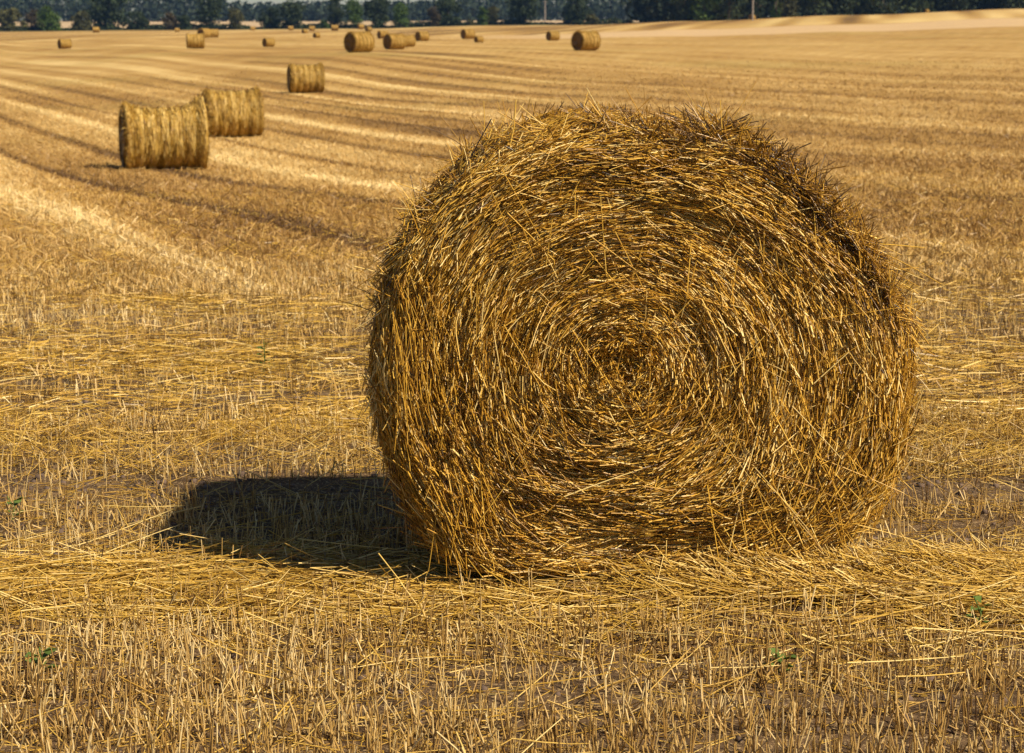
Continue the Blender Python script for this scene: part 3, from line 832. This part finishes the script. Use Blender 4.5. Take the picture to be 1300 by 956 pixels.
A = [loose(13000, 1.1, 5.3, 5.95, 0.06, 0.32, 0.055, 0.33, 0.54, 0.0019, clear=False, ymean=5.60),
     loose(2600, 1.0, 5.0, 6.3, 0.08, 0.36, 0.08, 0.6, 0.70, 0.0018, clear=False, ymean=5.55, flat=0.25),
     loose(18000, 1.1, 3.4, 7.8, 0.015, 0.11, 0.012, 1.0, 0.44, 0.0015),
     loose(3600, 1.1, 3.4, 8.0, 0.08, 0.26, 0.06, 0.8, 0.52, 0.0018, flat=0.35),
     loose(5500, 1.2, 7.2, 8.2, 0.08, 0.30, 0.09, 0.8, 0.52, 0.0018, flat=0.5),
     loose(11000, 1.2, 7.7, 9.1, 0.06, 0.26, 0.06, 0.45, 0.52, 0.0020, ymean=8.35, sides=2),
     loose(13000, 1.2, 9.0, 11.0, 0.06, 0.26, 0.08, 0.45, 0.54, 0.0021, ymean=9.85, sides=2),
     loose(26000, 1.4, 8.0, 17, 0.04, 0.18, 0.04, 0.9, 0.5, 0.0020, flat=0.3, sides=2),
     loose(26000, 1.4, 13.0, 30, 0.05, 0.18, 0.05, 0.9, 0.5, 0.0026, flat=0.3, sides=2),
     loose(8000, 1.4, 11.0, 14, 0.06, 0.24, 0.06, 0.5, 0.52, 0.0024, ymean=12.4, sides=2)]
V, F, T = join_arrays(A)
ls = make_mesh('loose_straw', V, F, M_LOOSE, tint=T)
tag(ls, 'loose golden straw strewn in flat swaths along the ground and around the big bale', 'loose straw', kind='stuff')

# crumbs of dry soil between the rows
n = 9000
y = rng.uniform(3.4, 9.0, n); x = rng.uniform(-1, 1, n) * (0.3 * y + 1.0)
bare = 1 - stub_density(x, y)
k_ = rng.random(n) < bare ** 2 + 0.1
x = x[k_]; y = y[k_]; n = len(x)
sz = 0.003 + 0.013 * rng.random(n) ** 3
cube = np.array([[i, j, k] for i in (-1, 1) for j in (-1, 1) for k in (-1, 1)], float)
Vc = np.stack([x, y, ground_z(x, y)], -1)[:, None] + cube[None] * sz[:, None, None] * rng.uniform(0.45, 1.2, (n, 8, 3))
Fc = (np.arange(n) * 8)[:, None, None] + np.array([[0, 1, 3, 2], [4, 6, 7, 5], [0, 4, 5, 1], [2, 3, 7, 6], [0, 2, 6, 4], [1, 5, 7, 3]])[None]
M_SOIL = plain('dry_soil', (0.13, 0.085, 0.06), 0.95, 12)
o = make_mesh('soil_crumbs', Vc.reshape(-1, 3), Fc.reshape(-1, 4), M_SOIL)
tag(o, 'crumbs and small clods of dry brown soil between the stubble rows', 'soil crumbs', kind='stuff')

# straw heaped against the foot of the big bale, bottom right
n = 1300
x = rng.normal(0.95, 0.26, n); y = YF - 0.01 - np.abs(rng.normal(0, 0.09, n)) + 0.25 * np.clip(x - 1.0, 0, 1)
hd = rng.normal(-0.5, 0.5, n); L = rng.uniform(0.08, 0.34, n); s = np.linspace(-0.5, 0.5, 4)[None] * L[:, None]
hp = np.clip(0.07 - 0.5 * np.abs(y - YF), 0.01, 1) * rng.random(n)
C = np.stack([x[:, None] + s * np.cos(hd)[:, None] * 0.9, y[:, None] + s * 0.3 * rng.normal(0, 1, (n, 1)),
              0.02 + hp[:, None] + s * np.sin(hd)[:, None] * 0.5], -1)
C[..., 2] = np.maximum(C[..., 2], 0.01)
V, F, T = tube_arrays(C, rng.uniform(0.0012, 0.0022, n), np.clip(rng.normal(0.6, 0.2, n), 0, 1))
o = make_mesh('heaped_straw', V, F, M_LOOSE, tint=T)
tag(o, 'heap of fallen straw lying against the lower right foot of the big bale', 'loose straw', kind='stuff')

# ------------------------------------------------------------------ weeds
def weed(px, py, h, nleaf, lab):
    p = on_ground(px, py)
    root = empty('weed', tuple(p))
    tag(root, lab, 'weed', 'green weeds in the stubble')
    C = np.array([[[0, 0, -0.01], [0.01, 0, h * 0.5], [0.02 * random.uniform(-1, 1), 0.01, h]]])
    V, F, T = tube_arrays(C, [0.003], np.array([0.4]), sides=4); make_mesh('stem', V, F, M_WEED, root, tint=T)
    for k in range(nleaf):
        a = k * 2.4 + random.random(); z = h * (0.15 + 0.8 * k / nleaf); l = random.uniform(0.03, 0.06); w = l * 0.28
        u = np.array([math.cos(a), math.sin(a), 0.5]); v = np.array([-math.sin(a), math.cos(a), 0])
        b0 = np.array([0.01, 0, z])
        Vl = np.array([b0, b0 + u * l * .5 + v * w, b0 + u * l * .5 - v * w + [0, 0, .003], b0 + u * l - [0, 0, l * .3]])
        make_mesh('leaf', Vl, np.array([[0, 1, 3, 2]]), M_WEED, root, tint=np.array([.3, .6, .6, 1]) * random.uniform(0.5, 1))
weed(334, 472, 0.16, 9, 'tallest green weed, standing alone on the swath left of the big bale')
weed(218, 742, 0.06, 6, 'small green weed left of the bale shadow, by the front swath')
weed(48, 856, 0.07, 6, 'small green weed in the front stubble at the far left')
weed(985, 860, 0.07, 8, 'low green weed in the front stubble below the bale foot')
weed(1240, 800, 0.09, 7, 'green weed in the stubble at the lower right corner')
weed(15, 660, 0.08, 6, 'green weed at the left edge beside the bare soil')

# ------------------------------------------------------------------ trees
def leaf_quads(P, size, mat_t):
    n = len(P)
    a = rng.normal(size=(n, 3)); a /= np.linalg.norm(a, axis=1, keepdims=True)
    b = np.cross(a, rng.normal(size=(n, 3))); b /= np.linalg.norm(b, axis=1, keepdims=True)
    sz = (size * rng.uniform(0.5, 1.2, n))[:, None]
    V = np.stack([P - a * sz, P - b * sz * .7, P + a * sz, P + b * sz * .7], 1).reshape(-1, 3)
    F = np.arange(n * 4).reshape(-1, 4)
    return V, F, np.repeat(mat_t, 4)

def tree(name, px, basey, wpx, hpx, dist, mat, lab, cat='tree', n=2600, group='trees and bushes along the hedge line', trunk_frac=0.12, shape=1.0):
    d = ray(px, basey); x = d[0] * dist
    z = float(ground_z(x, dist, False)) - 0.15
    W = wpx * dist / F_PX; H = hpx * dist / F_PX
    root = empty(name, (x, dist, z)); tag(root, lab, cat, group)
    nb = 26
    cb = trunk_frac * 0.35 * H; W *= 1.02
    # clumps through the crown's volume
    t = rng.uniform(0, 1, nb)
    prof = np.sin(np.pi * (0.14 + 0.80 * t ** shape)) ** 0.7
    a = rng.uniform(0, 2 * math.pi, nb); rr = rng.uniform(0.2, 0.62, nb) * prof * W / 2
    cen = np.stack([rr * np.cos(a) * 1.25, rr * np.sin(a) * 1.1, cb + (H - cb) * (0.04 + 0.86 * t)], -1)
    rad = rng.uniform(0.16, 0.30, nb) * min(W, H)
    k = rng.integers(0, nb, n)
    dv = rng.normal(size=(n, 3)); dv /= np.linalg.norm(dv, axis=1, keepdims=True)
    P = cen[k] + dv * (rad[k] * rng.uniform(0.45, 1.05, n))[:, None] * np.array([1.05, 1.05, 0.8])
    P[:, 2] = np.clip(P[:, 2], 0.1, H * 1.05)
    clump = rng.uniform(0.0, 0.6, nb)[k]
    V, F, T = leaf_quads(P, 0.030 * max(W, 6) + 0.12, np.clip(clump + rng.uniform(0, 0.4, n), 0, 1))
    make_mesh('crown', V, F, mat, root, tint=T)
    lines = [np.array([[0, 0, 0], [0.1, 0, H * 0.25], [0.0, 0.1, H * 0.5], [0.1, 0, H * 0.8]])]
    for q in range(6):
        c = cen[q]; z0 = H * random.uniform(0.15, 0.4)
        lines.append(np.array([[0, 0, z0], [c[0] * .35, c[1] * .35, z0 + (c[2] - z0) * .45], [c[0] * .7, c[1] * .7, z0 + (c[2] - z0) * .75], c]))
    V, F, T = tube_arrays(np.array(lines), np.array([0.028 * H] + [0.011 * H] * 6), np.zeros(7), sides=6, taper=0.35)
    make_mesh('trunk', V, F, M_BARK, root)
    return root
HD = 705
TR = [
    ('bush', 14, 38, 44, 28, HD, M_OLIVE, 'olive bush at the left end of the hedge', 'bush', 0.02),
    ('bush', 44, 38, 24, 27, HD + 6, M_BROWN, 'dark russet bush between the olive bush and the bright green bush', 'bush', 0.02),
    ('bush', 64, 38, 34, 31, HD, M_MID, 'bright green bush near the left end of the hedge', 'bush', 0.02),
    ('bush', 103, 38.5, 34, 24, HD - 4, M_OLIVE, 'rounded olive bush at the foot of the big dark tree', 'bush', 0.02),
    ('broad_tree', 139, 37, 64, 66, HD + 10, M_DARK, 'big dark broad tree, leftmost tall tree of the hedge', 'tree', 0.14),
    ('bush', 174, 37, 34, 24, HD + 4, M_DARK, 'dark bush on the right side of the big dark tree', 'bush', 0.04),
    ('bush', 216, 36.5, 20, 22, HD, M_BROWN, 'small russet bush left of the tall dark tree', 'bush', 0.03),
    ('bush', 234, 37, 22, 18, HD, M_DARK, 'small dark bush against the left foot of the tall dark tree', 'bush', 0.03),
    ('broad_tree', 267, 36.5, 46, 64, HD + 8, M_DARK, 'tall dark tree right of the russet bush, rising above the woods', 'tree', 0.12),
    ('bush', 299, 36.5, 24, 29, HD, M_OLIVE, 'olive bush on the right side of the tall dark tree', 'bush', 0.05),
    ('broad_tree', 343, 36, 30, 27, HD + 4, M_DARK, 'dark lower tree joined to the left of the wide green tree', 'tree', 0.10),
    ('broad_tree', 371, 36, 40, 35, HD, M_DARK, 'wide green round tree standing alone by the gap to the pale field', 'tree', 0.10),
    ('bush', 412, 34, 14, 11, HD, M_MID, 'small round shrub in the gap left of the tall trees', 'bush', 0.03),
    ('broad_tree', 429, 35, 30, 45, HD + 8, M_DARK, 'tall dark tree at the left of the group of tall trees', 'tree', 0.10),
    ('broad_tree', 449, 34.5, 26, 40, HD, M_MID, 'green tree in the middle of the group of tall trees', 'tree', 0.10),
    ('broad_tree', 478, 34, 38, 48, HD + 6, M_DARK, 'tall dark tree at the right of the group of tall trees', 'tree', 0.12),
    ('upright_tree', 508, 33, 24, 34, HD, M_MID, 'narrow upright green tree right of the tall group', 'tree', 0.08),
    ('bush', 550, 31.5, 18, 26, HD, M_BROWN, 'russet small tree against the left side of the wide spreading tree', 'bush', 0.06),
    ('broad_tree', 569, 31.5, 42, 36, HD + 4, M_DARK, 'wide spreading dark tree on several stems before the pale field', 'tree', 0.2),
    ('bush', 597, 30, 16, 8, HD, M_OLIVE, 'low shrub right of the wide spreading tree', 'bush', 0.03),
    ('upright_tree', 613, 30.5, 14, 24, HD, M_MID, 'small upright tree, left one of a touching pair', 'tree', 0.08),
    ('upright_tree', 625, 30.5, 18, 25, HD + 5, M_OLIVE, 'small upright tree, right one of a touching pair', 'tree', 0.08),
    ('broad_tree', 666, 29, 44, 44, HD, M_DARK, 'dense dark tree left of the distant pole', 'tree', 0.10),
    ('broad_tree', 732, 26, 42, 46, HD, M_DARK, 'dense dark tree right of the distant pole', 'tree', 0.12),
    ('bush', 752, 25, 18, 14, HD, M_OLIVE, 'low bush at the right foot of the dense dark tree by the pole', 'bush', 0.03),
    ('bush', 800, 25, 18, 7, HD, M_OLIVE, 'low flat shrub in the pale gap before the right wood', 'bush', 0.03),
    ('bush', 824, 26, 22, 14, HD, M_MID, 'green bush at the left end of the right wood', 'bush', 0.03),
    ('bush', 841, 26, 18, 20, HD, M_BROWN, 'russet bush at the left end of the right wood', 'bush', 0.03),
]
for nm, px, by, w, h, dd, mt, lab, cat, tf in TR:
    tree(nm, px, by, w, h, dd, mt, lab, cat, trunk_frac=tf, shape=1.0 if nm != 'upright_tree' else 0.8)
# front trees of the wood behind the rise
RW = [(868, 30, M_DARK, 'dark tree, first of the wood edge behind the rise'), (893, 34, M_MID, 'green tree second along the wood edge behind the rise'),
      (925, 40, M_DARK, 'broad dark tree left of the pole on the rise'), (962, 40, M_DARK, 'broad dark tree right behind the pole on the rise'),
      (985, 18, M_MID, 'bright green bushy tree right of the pole on the rise'), (1002, 26, M_OLIVE, 'olive brown tree right of the bright green bushy tree'),
      (1035, 44, M_DARK, 'dark tree right of the olive brown tree'), (1075, 44, M_DARK, 'dark tree behind the middle of the rise'),
      (1120, 48, M_DARK, 'dark tree behind the rise left of the tiny crest bale'), (1165, 46, M_DARK, 'dark tree behind the tiny crest bale'),
      (1210, 48, M_DARK, 'dark tree behind the rise near the right edge'), (1255, 46, M_DARK, 'last but one dark tree towards the right edge'),
      (1296, 46, M_DARK, 'dark tree cut by the right edge behind the crest')]
for px, w, mt, lab in RW:
    dd = 575 + random.uniform(-8, 14)
    tree('wood_edge_tree', px, 25, w * 1.25, 62 if w > 28 else 45, dd, mt, lab, 'tree', n=2600, group='trees at the edge of the right wood', trunk_frac=0.02)

def hedge_growth():
    n = 26000
    x = rng.uniform(-300, 70, n); y = 712 + rng.normal(0, 2.0, n)
    h = 0.5 + 1.7 * np.clip(vnoise(x / 9, 0 * x, 121) * 1.3 - 0.35, 0, 1) + 0.5 * vnoise(x / 2, 0 * x, 122)
    P = np.stack([x, y, ground_z(x, y, False) + rng.uniform(0, 1, n) * h], -1)
    V, F, T = leaf_quads(P, 0.45, rng.uniform(0, 1, n))
    o = make_mesh('hedge_undergrowth', V, F, M_DARK, tint=T)
    tag(o, 'low dark green undergrowth along the far edge of the field beneath the trees', 'undergrowth', kind='stuff')
hedge_growth()

def wood(name, x0, x1, y0, y1, hfun, n, size, mat, lab):
    """a far wood that reads as one mass: rounded crowns crowded together"""
    m = int((x1 - x0) * (y1 - y0) / 90)
    cx = rng.uniform(x0, x1, m); cy = rng.uniform(y0, y1, m)
    H = hfun(cx / cy) * rng.uniform(0.75, 1.12, m)
    r = rng.uniform(4.5, 8, m)
    k = rng.integers(0, m, n)
    dv = rng.normal(size=(n, 3)); dv /= np.linalg.norm(dv, axis=1, keepdims=True)
    q = rng.uniform(0.85, 1.03, n)[:, None]
    P = np.stack([cx[k], cy[k], ground_z(cx, cy, False)[k] + H[k] * 0.55], -1) + dv * q * np.stack([r[k], r[k], H[k] * 0.45], -1)
    low = rng.random(n) < 0.3
    P[low, 2] = (ground_z(cx, cy, False)[k] + rng.uniform(0, 1, n) * H[k] * 0.5)[low]
    V, F, T = leaf_quads(P, size, np.clip(rng.uniform(0, .6, m)[k] + rng.uniform(0, .4, n), 0, 1))
    o = make_mesh(name, V, F, mat, tint=T)
    tag(o, lab, 'wood', kind='stuff')
def hf(u):
    return np.interp(u, [-.4, -.16, -.145, -.12, -.05, -.03, .0, .1, .4], [26, 24, 13.5, 12.5, 12.5, 15, 19, 24, 26])
wood('far_wood', -560, 620, 1290, 1400, hf, 90000, 1.5, M_FAR, 'far blue green wood filling the skyline behind the hedge and the pale field')
wood('right_wood', 40, 270, 600, 660, lambda u: 24 + 0 * u, 40000, 1.1, M_FAR, 'dark wood standing behind the rise on the right')

# ------------------------------------------------------------------ poles
def pole(px, py, h, r, lab, dist=None):
    p = on_ground(px, py)
    if dist: p = np.array([ray(px, py)[0] * dist, dist, float(ground_z(ray(px, py)[0] * dist, dist, False))])
    root = empty('utility_pole', tuple(p)); tag(root, lab, 'pole', 'wooden poles carrying a line')
    C = np.array([[[0, 0, -0.3], [0, 0, h * .5], [0, 0, h]]], float)
    V, F, T = tube_arrays(C, [r], np.zeros(1), sides=10, taper=0.7); make_mesh('post', V, F, M_POLE, root, smooth=True)
    C = np.array([[[-1.0, -r, h - .5], [0, -r, h - .5], [1.0, -r, h - .5]]], float)
    V, F, T = tube_arrays(C, [0.07], np.zeros(1), sides=4, taper=1); make_mesh('crossarm', V, F, M_POLE, root)
    for xx in (-0.9, 0, 0.9):
        C = np.array([[[xx, -r, h - .44], [xx, -r, h - .34], [xx, -r, h - .2]]], float)
        V, F, T = tube_arrays(C, [0.05], np.zeros(1), sides=8, taper=0.6); make_mesh('insulator', V, F, M_GLASS, root)
pole(955.5, 19, 9, 0.20, 'grey wooden pole standing on the rise in front of the right wood', dist=436)
pole(692, 27, 10, 0.28, 'distant grey wooden pole between two dense dark trees', dist=860)

# ------------------------------------------------------------------ haze
def haze():
    x0, x1, y0, y1, z0, z1 = -1250, 1250, -16, 2600, -6, 34
    V = np.array([[x, y, z] for x in (x0, x1) for y in (y0, y1) for z in (z0, z1)], float)
    F = np.array([[0, 1, 3, 2], [4, 6, 7, 5], [0, 4, 5, 1], [2, 3, 7, 6], [0, 2, 6, 4], [1, 5, 7, 3]])
    m = bpy.data.materials.new('haze_air'); m.use_nodes = True
    nt = m.node_tree; nt.nodes.remove(nt.nodes['Principled BSDF'])
    v = nt.nodes.new('ShaderNodeVolumePrincipled')
    v.inputs['Color'].default_value = (0.25, 0.50, 1.0, 1)
    v.inputs['Density'].default_value = 0.000055
    v.inputs['Anisotropy'].default_value = 0.0
    nt.links.new(v.outputs[0], nt.nodes['Material Output'].inputs['Volume'])
    o = make_mesh('haze', V, F, m)
    tag(o, 'thin blue air haze over the whole field', kind='stuff')
haze()
